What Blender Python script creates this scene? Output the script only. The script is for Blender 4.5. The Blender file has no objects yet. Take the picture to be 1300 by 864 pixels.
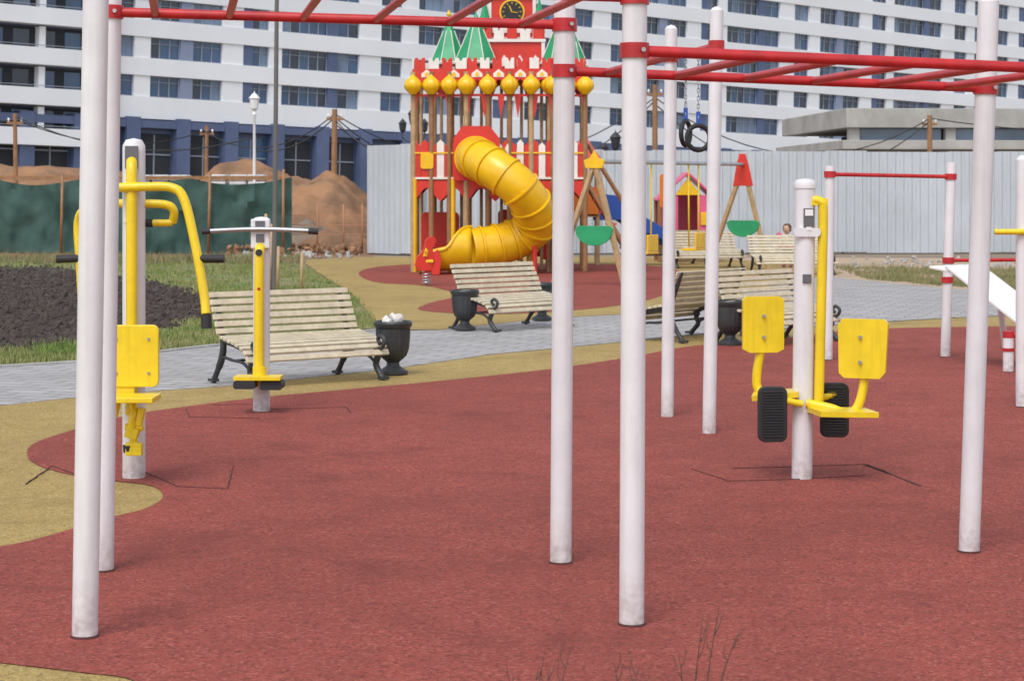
import bpy, bmesh, math, random
from mathutils import Vector, Matrix, Euler, noise
random.seed(7)
R=math.radians
scene=bpy.context.scene
H=1.6; F=2500.0

def G(u,v,z=0.0):
    """survey reading (bearing, depression) -> ground position in metres"""
    d=v-245.0
    return Vector(((u-650.0)*H/d, F*H/d, z))

# ------------------------------------------------------------------ materials
def mat(name,col,rough=0.6,metal=0.0,var=0.0,vscale=3.0,bump=0.0,bscale=60.0,col2=None,spec=0.5,dirt=0.0,base_grime=0.0,alpha=1.0):
    m=bpy.data.materials.new(name); m.use_nodes=True
    nt=m.node_tree; b=nt.nodes['Principled BSDF']
    b.inputs['Roughness'].default_value=rough; b.inputs['Metallic'].default_value=metal
    b.inputs['Specular IOR Level'].default_value=spec
    b.inputs['Alpha'].default_value=alpha
    c=(col[0],col[1],col[2],1)
    b.inputs['Base Color'].default_value=c
    tc=nt.nodes.new('ShaderNodeTexCoord')
    def mix(fac_sock,a,bcol):
        n=nt.nodes.new('ShaderNodeMix'); n.data_type='RGBA'
        nt.links.new(fac_sock,n.inputs[0])
        if isinstance(a,tuple): n.inputs[6].default_value=a
        else: nt.links.new(a,n.inputs[6])
        n.inputs[7].default_value=bcol
        return n.outputs[2]
    def nz(scale,detail=4,lo=.35,hi=.65,rough=.6):
        n=nt.nodes.new('ShaderNodeTexNoise'); n.inputs['Scale'].default_value=scale; n.inputs['Detail'].default_value=detail
        n.inputs['Roughness'].default_value=rough
        nt.links.new(tc.outputs['Object'],n.inputs['Vector'])
        r=nt.nodes.new('ShaderNodeMapRange'); r.inputs[1].default_value=lo; r.inputs[2].default_value=hi
        nt.links.new(n.outputs[0],r.inputs[0]); return r.outputs[0],n
    cur=c
    if var>0 or col2:
        f,_=nz(vscale)
        c2=col2 if col2 else tuple(x*(1-var) for x in col)
        cur=mix(f,cur,(c2[0],c2[1],c2[2],1))
    if dirt>0:
        mp=nt.nodes.new('ShaderNodeMapping'); mp.inputs['Scale'].default_value=(30,30,2.0)
        nt.links.new(tc.outputs['Object'],mp.inputs[0])
        n=nt.nodes.new('ShaderNodeTexNoise'); n.inputs['Scale'].default_value=1; n.inputs['Detail'].default_value=5
        nt.links.new(mp.outputs[0],n.inputs['Vector'])
        r=nt.nodes.new('ShaderNodeMapRange'); r.inputs[1].default_value=.5; r.inputs[2].default_value=.8; r.inputs[4].default_value=dirt
        nt.links.new(n.outputs[0],r.inputs[0])
        cur=mix(r.outputs[0],cur,(col[0]*.45,col[1]*.42,col[2]*.38,1))
    if base_grime>0:
        sx=nt.nodes.new('ShaderNodeSeparateXYZ'); nt.links.new(tc.outputs['Object'],sx.inputs[0])
        r=nt.nodes.new('ShaderNodeMapRange'); r.inputs[1].default_value=.22; r.inputs[2].default_value=0; r.inputs[3].default_value=0; r.inputs[4].default_value=base_grime
        nt.links.new(sx.outputs[2],r.inputs[0])
        f,_=nz(25,5,.3,.65)
        mu=nt.nodes.new('ShaderNodeMath'); mu.operation='MULTIPLY'; nt.links.new(r.outputs[0],mu.inputs[0]); nt.links.new(f,mu.inputs[1])
        cur=mix(mu.outputs[0],cur,(.26,.17,.14,1))
    if not isinstance(cur,tuple): nt.links.new(cur,b.inputs['Base Color'])
    if bump>0:
        n=nt.nodes.new('ShaderNodeTexNoise'); n.inputs['Scale'].default_value=bscale; n.inputs['Detail'].default_value=3
        nt.links.new(tc.outputs['Object'],n.inputs['Vector'])
        bp=nt.nodes.new('ShaderNodeBump'); bp.inputs['Strength'].default_value=bump; bp.inputs['Distance'].default_value=.01
        nt.links.new(n.outputs[0],bp.inputs['Height']); nt.links.new(bp.outputs[0],b.inputs['Normal'])
    return m

def rubber(name,col,dark,light):
    m=bpy.data.materials.new(name); m.use_nodes=True
    nt=m.node_tree; b=nt.nodes['Principled BSDF']; b.inputs['Roughness'].default_value=.85
    b.inputs['Specular IOR Level'].default_value=.25
    tc=nt.nodes.new('ShaderNodeTexCoord')
    v=nt.nodes.new('ShaderNodeTexVoronoi'); v.inputs['Scale'].default_value=95
    nt.links.new(tc.outputs['Object'],v.inputs['Vector'])
    sep=nt.nodes.new('ShaderNodeSeparateColor'); nt.links.new(v.outputs['Color'],sep.inputs[0])
    cr=nt.nodes.new('ShaderNodeValToRGB')
    cr.color_ramp.elements[0].color=dark+(1,); cr.color_ramp.elements[0].position=0
    cr.color_ramp.elements[1].color=light+(1,); cr.color_ramp.elements[1].position=1
    e=cr.color_ramp.elements.new(.3); e.color=col+(1,); e=cr.color_ramp.elements.new(.8); e.color=col+(1,)
    nt.links.new(sep.outputs[0],cr.inputs[0])
    cur=cr.outputs[0]
    for sc,lo,hi,amt in ((.45,.38,.66,.34),(2.2,.42,.68,.30),(9,.4,.7,.25),(38,.45,.7,.3),(1.1,.56,.66,.30)):
        n=nt.nodes.new('ShaderNodeTexNoise'); n.inputs['Scale'].default_value=sc; n.inputs['Detail'].default_value=7; n.inputs['Roughness'].default_value=.68
        nt.links.new(tc.outputs['Object'],n.inputs['Vector'])
        r=nt.nodes.new('ShaderNodeMapRange'); r.inputs[1].default_value=lo; r.inputs[2].default_value=hi; r.inputs[3].default_value=0; r.inputs[4].default_value=amt
        nt.links.new(n.outputs[0],r.inputs[0])
        x=nt.nodes.new('ShaderNodeMix'); x.data_type='RGBA'; nt.links.new(r.outputs[0],x.inputs[0]); nt.links.new(cur,x.inputs[6])
        x.inputs[7].default_value=(dark[0],dark[1],dark[2],1); cur=x.outputs[2]
    nt.links.new(cur,b.inputs['Base Color'])
    bp=nt.nodes.new('ShaderNodeBump'); bp.inputs['Strength'].default_value=.8; bp.inputs['Distance'].default_value=.007
    nt.links.new(v.outputs['Distance'],bp.inputs['Height']); nt.links.new(bp.outputs[0],b.inputs['Normal'])
    return m

M={}
M['red_rub']=rubber('red_rubber',(.37,.080,.058),(.14,.034,.028),(.50,.17,.13))
M['tan_rub']=rubber('tan_rubber',(.47,.335,.115),(.22,.15,.055),(.60,.47,.24))
M['pole']=mat('pole_paint',(.74,.725,.735),.5,var=.08,vscale=5,dirt=.25,bump=.1,bscale=40,base_grime=.6,spec=.35)
M['redp']=mat('red_paint',(.55,.022,.025),.4,var=.3,vscale=8,dirt=.25)
M['yel']=mat('yellow_paint',(.86,.62,.015),.35,var=.12,vscale=7,dirt=.3)
M['yelp']=mat('yellow_plastic',(.88,.52,.01),.3,var=.15,vscale=3)
M['blk']=mat('black_rubber',(.02,.02,.022),.6,bump=.3,bscale=200)
M['iron']=mat('cast_iron',(.04,.043,.047),.45,var=.3,vscale=12,bump=.3,bscale=60)
M['wood']=mat('slat_wood',(.66,.57,.41),.55,var=.25,vscale=9,dirt=.35)
M['brown']=mat('brown_post',(.34,.17,.075),.5,var=.3,vscale=6)
M['tanpost']=mat('light_timber',(.52,.35,.18),.55,var=.3,vscale=6)
M['cred']=mat('castle_red',(.66,.035,.02),.4,var=.15,vscale=3)
M['cwhite']=mat('castle_white',(.82,.77,.72),.45,var=.1,vscale=3)
M['cgreen']=mat('castle_green',(.02,.33,.13),.4,var=.2,vscale=3)
M['corange']=mat('orange_panel',(.75,.20,.02),.4,var=.1)
M['cpink']=mat('pink_panel',(.75,.12,.25),.4,var=.1)
M['cblue']=mat('blue_plastic',(.02,.09,.42),.35,var=.1)
M['metal']=mat('galvanised',(.45,.46,.48),.35,metal=.7,var=.2,vscale=5)
M['white']=mat('white_board',(.82,.82,.81),.45,var=.08,dirt=.15)
M['label']=mat('label_dark',(.12,.12,.13),.3)
M['paper']=mat('paper',(.75,.72,.68),.8)
M['crack']=mat('tile_gap',(.07,.02,.018),.9)
M['twig']=mat('dry_twig',(.13,.08,.06),.9,var=.3,vscale=20)
M['soil']=mat('soil',(.045,.034,.03),.95,col2=(.075,.055,.045),vscale=2,bump=.8,bscale=30)
M['clay']=mat('clay',(.34,.18,.09),.95,col2=(.17,.10,.06),vscale=1.0,bump=.9,bscale=9)
M['dirt']=mat('dirt',(.30,.22,.15),.95,col2=(.20,.16,.12),vscale=.35,bump=.6,bscale=8)
M['sand']=mat('sandy_dirt',(.50,.37,.25),.95,col2=(.36,.27,.18),vscale=.5,bump=.5,bscale=10)
M['grass']=mat('grass_ground',(.13,.17,.05),.95,col2=(.24,.21,.10),vscale=1.1,bump=.7,bscale=40)
M['blade']=mat('grass_blade',(.14,.22,.04),.7,col2=(.32,.29,.12),vscale=.8)
M['net']=mat('green_net',(.025,.07,.06),.85,col2=(.05,.10,.085),vscale=1.6,bump=.6,bscale=5)
M['concrete']=mat('concrete',(.46,.44,.41),.85,var=.3,vscale=.6,dirt=.3)
M['bwhite']=mat('facade_white',(.79,.81,.84),.6,var=.08,vscale=.15)
M['bslate']=mat('facade_slate',(.10,.135,.25),.5,var=.25,vscale=.3)
M['blilac']=mat('facade_greyblue',(.25,.30,.43),.5,var=.2,vscale=.3)
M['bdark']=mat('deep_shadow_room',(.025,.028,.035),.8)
M['frame']=mat('window_frame',(.26,.29,.35),.4)
M['kerb']=mat('kerb',(.42,.41,.39),.8,var=.2)
M['pallet']=mat('white_bags',(.6,.6,.6),.8,var=.3)
def glass(name,c,r):
    return mat(name,c,r,spec=.8,var=.5,vscale=.25)
M['g1']=glass('glass_dark',(.018,.035,.075),.08)
M['g2']=glass('glass_blue',(.04,.10,.22),.08)
M['g3']=glass('glass_light',(.17,.25,.38),.15)
M['steel']=mat('fence_steel',(.52,.56,.60),.45,metal=.1,var=.12,vscale=.5,dirt=.3)
m=bpy.data.materials.new('grey_paving'); m.use_nodes=True; nt=m.node_tree; b=nt.nodes['Principled BSDF']; b.inputs['Roughness'].default_value=.85
tc=nt.nodes.new('ShaderNodeTexCoord'); mp=nt.nodes.new('ShaderNodeMapping'); mp.inputs['Rotation'].default_value=(0,0,.35); nt.links.new(tc.outputs['Object'],mp.inputs[0])
br=nt.nodes.new('ShaderNodeTexBrick'); br.inputs['Scale'].default_value=1; br.inputs['Brick Width'].default_value=.4; br.inputs['Row Height'].default_value=.2
br.inputs['Mortar Size'].default_value=.012; br.inputs['Color1'].default_value=(.42,.405,.40,1); br.inputs['Color2'].default_value=(.33,.32,.315,1); br.inputs['Mortar'].default_value=(.17,.16,.15,1)
nt.links.new(mp.outputs[0],br.inputs['Vector'])
n=nt.nodes.new('ShaderNodeTexNoise'); n.inputs['Scale'].default_value=1.3; n.inputs['Detail'].default_value=6; nt.links.new(tc.outputs['Object'],n.inputs['Vector'])
r=nt.nodes.new('ShaderNodeMapRange'); r.inputs[1].default_value=.4; r.inputs[2].default_value=.7; r.inputs[4].default_value=.5; nt.links.new(n.outputs[0],r.inputs[0])
x=nt.nodes.new('ShaderNodeMix'); x.data_type='RGBA'; nt.links.new(r.outputs[0],x.inputs[0]); nt.links.new(br.outputs[0],x.inputs[6]); x.inputs[7].default_value=(.26,.24,.22,1)
nt.links.new(x.outputs[2],b.inputs['Base Color']); M['pave']=m

# ------------------------------------------------------------------ mesh kit
def link(o): scene.collection.objects.link(o); return o
def empty(name,loc=(0,0,0),rz=0,rx=0,ry=0):
    e=bpy.data.objects.new(name,None); e.empty_display_size=.3; e.location=loc; e.rotation_euler=(rx,ry,rz); return link(e)
def catmull(pts,n,closed=False):
    pts=[Vector(p) for p in pts]; out=[]; N=len(pts)
    rng=N if closed else N-1
    for i in range(rng):
        if closed: p0,p1,p2,p3=pts[(i-1)%N],pts[i],pts[(i+1)%N],pts[(i+2)%N]
        else: p0,p1,p2,p3=pts[max(i-1,0)],pts[i],pts[i+1],pts[min(i+2,N-1)]
        for k in range(n):
            t=k/n
            out.append(.5*((2*p1)+(p2-p0)*t+(2*p0-5*p1+4*p2-p3)*t*t+(3*p1-p0-3*p2+p3)*t*t*t))
    if not closed: out.append(pts[-1])
    return out
_t=bmesh.new(); bmesh.ops.create_icosphere(_t,subdivisions=1,radius=1); _t.verts.ensure_lookup_table()
ICO_V=[v.co.copy() for v in _t.verts]; ICO_F=[[v.index for v in f.verts] for f in _t.faces]; _t.free()
def rot3(): return Euler((random.random()*3,random.random()*3,random.random()*3)).to_matrix()
def sharpen(bm,ang=R(40)):
    for e in bm.edges:
        if len(e.link_faces)==2:
            if e.calc_face_angle(0)>ang: e.smooth=False
class Part:
    def __init__(s,parent,name,mt): s.p=parent; s.n=name; s.m=mt; s.bm=bmesh.new()
    def box(s,c,size,rot=(0,0,0)):
        mx=Euler(rot).to_matrix(); c=Vector(c); hx,hy,hz=size[0]/2,size[1]/2,size[2]/2
        V=[s.bm.verts.new(c+mx@Vector((x*hx,y*hy,z*hz))) for x in (-1,1) for y in (-1,1) for z in (-1,1)]
        for f in ((0,1,3,2),(4,6,7,5),(0,4,5,1),(2,3,7,6),(0,2,6,4),(1,5,7,3)): s.bm.faces.new([V[i] for i in f])
        return s
    def slab(s,o,a,b,c):
        """oriented box: centre o, half-vectors a,b,c"""
        o,a,b,c=map(Vector,(o,a,b,c))
        V=[s.bm.verts.new(o+a*x+b*y+c*z) for x in (-1,1) for y in (-1,1) for z in (-1,1)]
        for f in ((0,1,3,2),(4,6,7,5),(0,4,5,1),(2,3,7,6),(0,2,6,4),(1,5,7,3)): s.bm.faces.new([V[i] for i in f])
        return s
    def rock(s,c,r,sc=(1,1,1),jit=.3):
        mx=rot3(); c=Vector(c); V=[]
        for v in ICO_V:
            q=v*(1+random.uniform(-jit,jit)); q=Vector((q.x*sc[0],q.y*sc[1],q.z*sc[2])); V.append(s.bm.verts.new(c+mx@q*r))
        for f in ICO_F: s.bm.faces.new([V[i] for i in f])
    def ring(s,c,a,b,r,seg):
        return [s.bm.verts.new(c+a*math.cos(2*math.pi*i/seg)*r+b*math.sin(2*math.pi*i/seg)*r) for i in range(seg)]
    def tube(s,pts,r,seg=14,sm=0,cap=True,closed=False):
        pts=[Vector(p) for p in pts]
        if sm: pts=catmull(pts,sm,closed)
        n=len(pts); rs=r if isinstance(r,(list,tuple)) else None
        T=[]
        for i in range(n):
            a=pts[(i-1)%n] if (closed or i>0) else pts[0]; b=pts[(i+1)%n] if (closed or i<n-1) else pts[-1]
            T.append((b-a).normalized())
        up=Vector((0,0,1)) if abs(T[0].z)<.9 else Vector((1,0,0))
        a=T[0].cross(up).normalized(); rings=[]
        for i in range(n):
            a=(a-T[i]*a.dot(T[i])).normalized(); b=T[i].cross(a)
            rr=r if rs is None else rs[min(len(rs)-1,int(round(i*(len(rs)-1)/max(1,n-1))))]
            rings.append(s.ring(pts[i],a,b,rr,seg))
        for i in range(n if closed else n-1):
            A,B=rings[i],rings[(i+1)%n]
            for k in range(seg):
                f=s.bm.faces.new((A[k],A[(k+1)%seg],B[(k+1)%seg],B[k])); f.smooth=True
        if cap and not closed:
            s.bm.faces.new(list(reversed(rings[0]))); s.bm.faces.new(rings[-1])
        return s
    def cyl(s,a,b,r,r2=None,seg=20,cap=True):
        return s.tube([a,b],[r,r if r2 is None else r2],seg,cap=cap)
    def lathe(s,prof,c=(0,0,0),seg=24,flute=0,fn=12,smooth=True,rot=0):
        c=Vector(c); rings=[]
        for (r,z) in prof:
            vs=[]
            for i in range(seg):
                t=2*math.pi*i/seg+rot; rr=max(r,.0005)*(1+flute*abs(math.cos(t*fn/2)))
                vs.append(s.bm.verts.new(c+Vector((rr*math.cos(t),rr*math.sin(t),z))))
            rings.append(vs)
        for A,B in zip(rings,rings[1:]):
            for k in range(seg):
                f=s.bm.faces.new((A[k],A[(k+1)%seg],B[(k+1)%seg],B[k])); f.smooth=smooth
        return s
    def prism(s,out,o,ang=0,th=.03):
        o=Vector(o); u=Vector((math.cos(ang),math.sin(ang),0)); w=Vector((0,0,1)); nn=Vector((-math.sin(ang),math.cos(ang),0))
        A=[s.bm.verts.new(o+u*p[0]+w*p[1]) for p in out]; B=[s.bm.verts.new(o+u*p[0]+w*p[1]+nn*th) for p in out]
        n=len(out)
        s.bm.faces.new(A); s.bm.faces.new(list(reversed(B)))
        for i in range(n): s.bm.faces.new((A[i],B[i],B[(i+1)%n],A[(i+1)%n]))
        return s
    def done(s,bevel=0,seg=2):
        bmesh.ops.recalc_face_normals(s.bm,faces=s.bm.faces); sharpen(s.bm)
        me=bpy.data.meshes.new(s.n); s.bm.to_mesh(me); s.bm.free()
        o=bpy.data.objects.new(s.n,me); me.materials.append(s.m); link(o)
        if s.p is not None: o.parent=s.p
        if bevel:
            b=o.modifiers.new('bevel','BEVEL'); b.width=bevel; b.segments=seg; b.limit_method='ANGLE'; b.angle_limit=R(35)
        return o

def rrect(w,h,r,n=5,cx=0,cz=0):
    out=[]
    for (sx,sz,a0) in ((1,1,0),(-1,1,90),(-1,-1,180),(1,-1,270)):
        for k in range(n+1):
            a=R(a0+90*k/n); out.append((cx+sx*(w/2-r)+r*math.cos(a)*1.0 if False else cx+sx*(w/2-r)+r*math.cos(a),cz+sz*(h/2-r)+r*math.sin(a)))
    return out

def sheet(name,uv,z,mt,sm=0,clampd=9):
    if sm: uv=[(p[0],p[1]) for p in catmull([(a,b,0) for a,b in uv],sm,True)]
    bm=bmesh.new(); vs=[bm.verts.new(G(u,max(v,245+clampd),z)) for u,v in uv]
    f=bm.faces.new(vs); bmesh.ops.triangulate(bm,faces=[f])
    bmesh.ops.recalc_face_normals(bm,faces=bm.faces)
    for f in bm.faces:
        if f.normal.z<0: f.normal_flip()
    me=bpy.data.meshes.new(name); bm.to_mesh(me); bm.free(); me.materials.append(mt)
    return link(bpy.data.objects.new(name,me))

# ------------------------------------------------------------------ ground
def big(name,x0,x1,y0,y1,z,mt):
    bm=bmesh.new(); f=bm.faces.new([bm.verts.new((a,b,z)) for a,b in ((x0,y0),(x1,y0),(x1,y1),(x0,y1))])
    me=bpy.data.meshes.new(name); bm.to_mesh(me); bm.free(); me.materials.append(mt); return link(bpy.data.objects.new(name,me))
big('ground',-900,900,-60,1500,-.026,M['dirt'])
grassp=[(-500,500),(-60,470),(0,463),(100,457),(230,441),(330,430),(478,414),(470,398),(445,372),(405,348),(385,334),(330,331),(200,329),(0,329),(-700,331)]
sheet('grass_lawn',grassp,-.020,M['grass'])
sandp=[(1040,326),(1300,327),(1700,327),(1900,385),(1500,382),(1300,374),(1200,366),(1100,356),(1000,352),(900,335),(860,326)]
sheet('sandy_ground',sandp,-.020,M['sand'])
claybase=[(-700,300),(360,300),(470,300),(475,327),(360,327),(-700,329)]
sheet('clay_ground',claybase,-.022,M['clay'])
pathp=[(-700,590),(-100,530),(0,512),(130,498),(280,488),(490,467),(620,448),(800,431),(900,421),(1000,415),(1080,409),(1200,402),(1300,398),(1500,396),(1800,392),
 (1500,378),(1300,371),(1200,365),(1100,355),(1040,349),(960,366),(900,386),(830,396),(700,402),(560,417),(480,418),(330,431),(230,442),(100,458),(0,464),(-60,471),(-700,520)]
sheet('paved_path',pathp,-.014,M['pave'])
tan2=[(388,334),(405,346),(446,372),(471,399),(480,417),(560,417),(700,402),(830,396),(900,386),(960,366),(1040,350),(1070,345),(1000,332),(850,326),(600,325),(440,326),(390,329)]
sheet('tan_rubber_play_surface',tan2,-.010,M['tan_rub'])
red2=[(455,347),(480,338),(560,334),(700,334),(840,338),(870,355),(830,378),(740,392),(620,398),(535,393),(545,384),(580,374),(540,362),(480,358)]
sheet('red_rubber_play_surface',red2,-.006,M['red_rub'],4)
tanp=[(-900,640),(-100,531),(0,513),(130,499),(280,489),(490,468),(620,449),(800,432),(900,422),(1000,416),(1080,410),(1200,403),(1300,399),(1500,397),(1800,393),(2600,500),(4500,1500),(6000,3600),(-5000,3600),(-3000,1300)]
sheet('tan_rubber_surface',tanp,-.010,M['tan_rub'])
redp=[(-500,745),(-150,712),(0,691),(60,678),(130,657),(185,643),(207,628),(190,614),(130,607),(70,596),(38,582),(40,563),(90,545),(160,526),(240,514),(330,503),(450,492),(560,482),(700,467),(800,452),(880,438),(1000,428),(1100,417),(1300,413),(1600,411),(2100,470),(3300,1300),(4200,3000),(900,3000),(420,1100),(290,930),(180,864),(100,850),(0,838),(-200,815),(-600,800)]
sheet('red_rubber_surface',redp,-.006,M['red_rub'],4)

def inpoly(x,y,poly):
    c=False; n=len(poly); j=n-1
    for i in range(n):
        xi,yi=poly[i]; xj,yj=poly[j]
        if (yi>y)!=(yj>y) and x<(xj-xi)*(y-yi)/(yj-yi)+xi: c=not c
        j=i
    return c
soilp=[(-500,338),(0,338),(60,337),(140,348),(230,363),(275,384),(272,402),(205,414),(100,432),(30,442),(-200,452),(-500,470)]
sheet('soil_bed',soilp,-.015,M['soil'],3)
e=empty('soil_clods'); P=Part(e,'clods',M['soil']); cnt=0
while cnt<8500:
    u=random.uniform(-120,290); v=245+ (random.uniform(90,205))
    if not inpoly(u+random.uniform(-12,12),v+random.uniform(-4,4),soilp): continue
    p=G(u,v,-.012); s=random.uniform(.012,.05)*(1 if random.random()<.93 else 1.9)
    P.rock(p,s,(1,random.uniform(.6,1),random.uniform(.5,.9)),.3); cnt+=1
P.done()
def blades(name,poly,n,mt,hmin,hmax,umin,umax,vmin,vmax,excl=None):
    bm=bmesh.new(); c=0; tries=0
    while c<n and tries<n*20:
        tries+=1
        u=random.uniform(umin,umax); v=random.uniform(vmin,vmax)
        if not inpoly(u,v,poly) or (excl and inpoly(u+random.uniform(-9,9),v+random.uniform(-5,5),excl)): continue
        p=G(u,v,-.02)
        if noise.noise(Vector((p.x*.8,p.y*.5,0)))<-.2 and random.random()<.8: continue
        for k in range(4):
            q=p+Vector((random.uniform(-.05,.05),random.uniform(-.05,.05),0)); h=random.uniform(hmin,hmax); a=random.random()*6.28; w=.009
            d=Vector((math.cos(a),math.sin(a),0)); l=Vector((random.uniform(-.5,.5)*h,random.uniform(-.5,.5)*h,h))
            bm.faces.new((bm.verts.new(q-d*w),bm.verts.new(q+d*w),bm.verts.new(q+l)))
        c+=1
    me=bpy.data.meshes.new(name); bm.to_mesh(me); bm.free(); me.materials.append(mt); return link(bpy.data.objects.new(name,me))
blades('grass',grassp,9000,M['blade'],.02,.09,-80,480,331,470,soilp)
M['dry']=mat('dry_grass',(.30,.25,.13),.8,col2=(.16,.18,.06),vscale=.8)
blades('dry_grass',[(1060,338),(1320,342),(1320,368),(1200,362),(1100,353)],2500,M['dry'],.03,.12,1060,1320,338,368)
blades('dry_grass',[(-60,326),(385,326),(385,334),(-60,334)],1500,M['dry'],.05,.25,-60,385,326,334)
e=empty('lawn_kerb'); P=Part(e,'kerb_stones',M['kerb'])
kl=[(-100,476),(0,464),(100,458),(230,442),(330,431),(480,418)]
for a,b in zip(kl,kl[1:]):
    A=G(*a,.0);B=G(*b,.0); c=(A+B)/2; d=B-A
    P.box((c.x,c.y,-.008),(d.length,.06,.03),(0,0,math.atan2(d.y,d.x)))
P.done(.006)

e=empty('rubber_tile_seams'); P=Part(e,'seams',M['crack'])
def seam(pts,w=.006):
    for a,b in zip(pts,pts[1:]):
        A=G(*a);B=G(*b);d=B-A; n=max(2,int(d.length/.08)); prev=A
        nn=Vector((-d.y,d.x,0)).normalized()
        for i in range(1,n+1):
            q=A.lerp(B,i/n)+nn*random.uniform(-.004,.004)*(i<n); c=(prev+q)/2; dd=q-prev
            P.box((c.x,c.y,-.005),(dd.length+.004,w*random.uniform(.4,1.5),.005),(0,0,math.atan2(dd.y,dd.x))); prev=q
seam([(878,594),(925,609),(1010,607),(1098,602)]); seam([(930,593),(1010,591),(1098,588)],.008); seam([(1098,588),(1168,615)],.014); seam([(1100,589),(1128,599)],.022)
seam([(185,598),(225,616),(288,619),(297,590)]); seam([(33,613),(66,590),(95,600)])
seam([(236,518),(240,528),(330,530)]); seam([(345,518),(440,516),(445,523)]); seam([(270,513),(325,512)],.005)
P.done()

# ------------------------------------------------------------------ monkey bars
mb=empty('monkey_bars')
poles={ 'P1':(-1.549,7.14,.0174,2.62),'P2':(-1.744,8.39,.014,2.6),'P3':(.212,8.565,.007,2.6),'P4':(.446,7.34,.005,2.6),'P5':(2.049,8.83,.036,2.456),'P8':(2.30,7.62,.02,2.45)}
P=Part(mb,'posts',M['pole']); 
for k,(x,y,l,h) in poles.items():
    P.cyl((x,y,-.02),(x+l*h,y,h),.0465,seg=32)
    P.lathe([(.0465,0),(.04,.018),(.02,.03),(0,.034)],(x+l*h,y,h),seg=32)
P.done()
def at(k,z): x,y,l,h=poles[k]; return Vector((x+l*z,y,z))
P=Part(mb,'rails_and_rungs',M['redp'])
def rail(a,za,b,zb):
    A=at(a,za);B=at(b,zb); P.cyl(A,B,.021,seg=20)
    for q,kk,zz in ((A,a,za),(B,b,zb)): P.cyl(at(kk,zz-.028),at(kk,zz+.028),.055,seg=28)
    return A,B
def ladder(n0,n1,f0,f1,z0,z1,n):
    A,B=rail(n0,z0,n1,z1); C,D=rail(f0,z0,f1,z1)
    for i in range(n):
        t=(i+.6)/(n+.2); P.cyl(A.lerp(B,t),C.lerp(D,t),.017,seg=16)
ladder('P1','P4','P2','P3',2.37,2.33,6)
ladder('P4','P8','P3','P5',2.13,2.07,6)
P.done()
bo=Part(mb,'bolts',M['metal'])
for k,z in (('P2',2.37),('P3',2.33),('P3',2.13),('P4',2.13),('P5',2.07)):
    q=at(k,z); bo.cyl(q+Vector((.03,-.065,0)),q+Vector((.03,-.05,0)),.009,seg=6)
bo.done()
dr=Part(mb,'base_collars',M['crack'])
for k,(x,y,l,h) in poles.items(): dr.lathe([(.054,-.005),(.05,-.002),(.047,.002)],(x,y,0),seg=28)
dr.done()

gr=empty('gymnastic_rings_frame')
P=Part(gr,'posts',M['pole'])
P.cyl((1.32,13.2,-.02),(1.373,13.2,2.82),.045,seg=24).lathe([(.045,0),(.03,.02),(0,.03)],(1.373,13.2,2.82))
P.cyl((1.118,14.18,-.02),(1.146,14.18,2.78),.045,seg=24).lathe([(.045,0),(.03,.02),(0,.03)],(1.146,14.18,2.78)); P.done()
P=Part(gr,'crossbar',M['redp']); a=Vector((1.37,13.2,2.59)); b=Vector((1.144,14.18,2.57)); P.cyl(a,b,.022)
for q in (a,b): P.cyl(q-Vector((0,0,.03)),q+Vector((0,0,.03)),.055)
P.done()
ch=Part(gr,'chains',M['metal']); rg=Part(gr,'rings',M['blk']); st=Part(gr,'straps',M['cblue'])
for t,zl in ((.38,1.98),(.66,2.02)):
    q=a.lerp(b,t); n=18
    for i in range(n):
        z=q.z-.03-(q.z-zl-.11)*i/n
        pts=[Vector((q.x,q.y,z))+ (Vector((math.cos(k*math.pi/4)*.009,0,math.sin(k*math.pi/4)*.02)) if i%2 else Vector((0,math.cos(k*math.pi/4)*.009,math.sin(k*math.pi/4)*.02))) for k in range(8)]
        ch.tube(pts,.003,6,closed=True)
    ang=.3 if t<.5 else 1.1
    pts=[Vector((q.x+math.cos(k*math.pi/10)*.085*math.cos(ang),q.y+math.cos(k*math.pi/10)*.085*math.sin(ang),zl+math.sin(k*math.pi/10)*.085)) for k in range(20)]
    rg.tube(pts,.017,10,closed=True); st.box((q.x,q.y,zl+.13),(.03,.012,.1))
ch.done(); rg.done(); st.done()

# ------------------------------------------------------------------ pull-up bars at right
pb=empty('pull_up_bar'); P=Part(pb,'posts',M['pole'])
A0=G(1051,456);B0=G(1200,452)
P.cyl(A0,A0+Vector((.02,0,1.86)),.045).cyl(B0,B0+Vector((.06,0,1.9)),.048)
C0=Vector((5.6,19.6,0)); P.cyl(C0,C0+Vector((0,0,1.9)),.045); P.done()
P=Part(pb,'bars',M['redp']); 
P.cyl(A0+Vector((.02,0,1.78)),B0+Vector((.06,0,1.76)),.019)
for z in (.94,): P.cyl(B0+Vector((.03,0,z)),C0+Vector((0,0,z)),.018)
for q,z in ((A0+Vector((.02,0,0)),1.78),(B0+Vector((.055,0,0)),1.76),(B0+Vector((.03,0,0)),.94),(B0+Vector((.02,0,0)),.75)):
    P.cyl(q+Vector((0,0,z-.03)),q+Vector((0,0,z+.03)),.058)
P.done()
ab=empty('sit_up_board')
ld=Vector((.46,-.66,-.45)); wd=Vector((.20,.13,0)); top=Vector((4.22,18.55,.86))
nrm=ld.normalized().cross(wd.normalized())
P=Part(ab,'board',M['white']); P.slab(top+ld*.5+Vector((.10,0,0)),ld*.62,wd,nrm*.015); P.slab(top+Vector((.02,.1,.02)),Vector((.10,-.08,-.02)),wd,Vector((0,0,.015))); P.done(.008)
P=Part(ab,'legs',M['pole']); l1=G(1280,471); P.cyl(l1,l1+Vector((0,0,.30)),.048); P.cyl((4.75,18.9,0),(4.6,18.6,.62),.03).cyl((5.1,17.6,0),(5.1,17.6,.24),.045); P.done()
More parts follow.
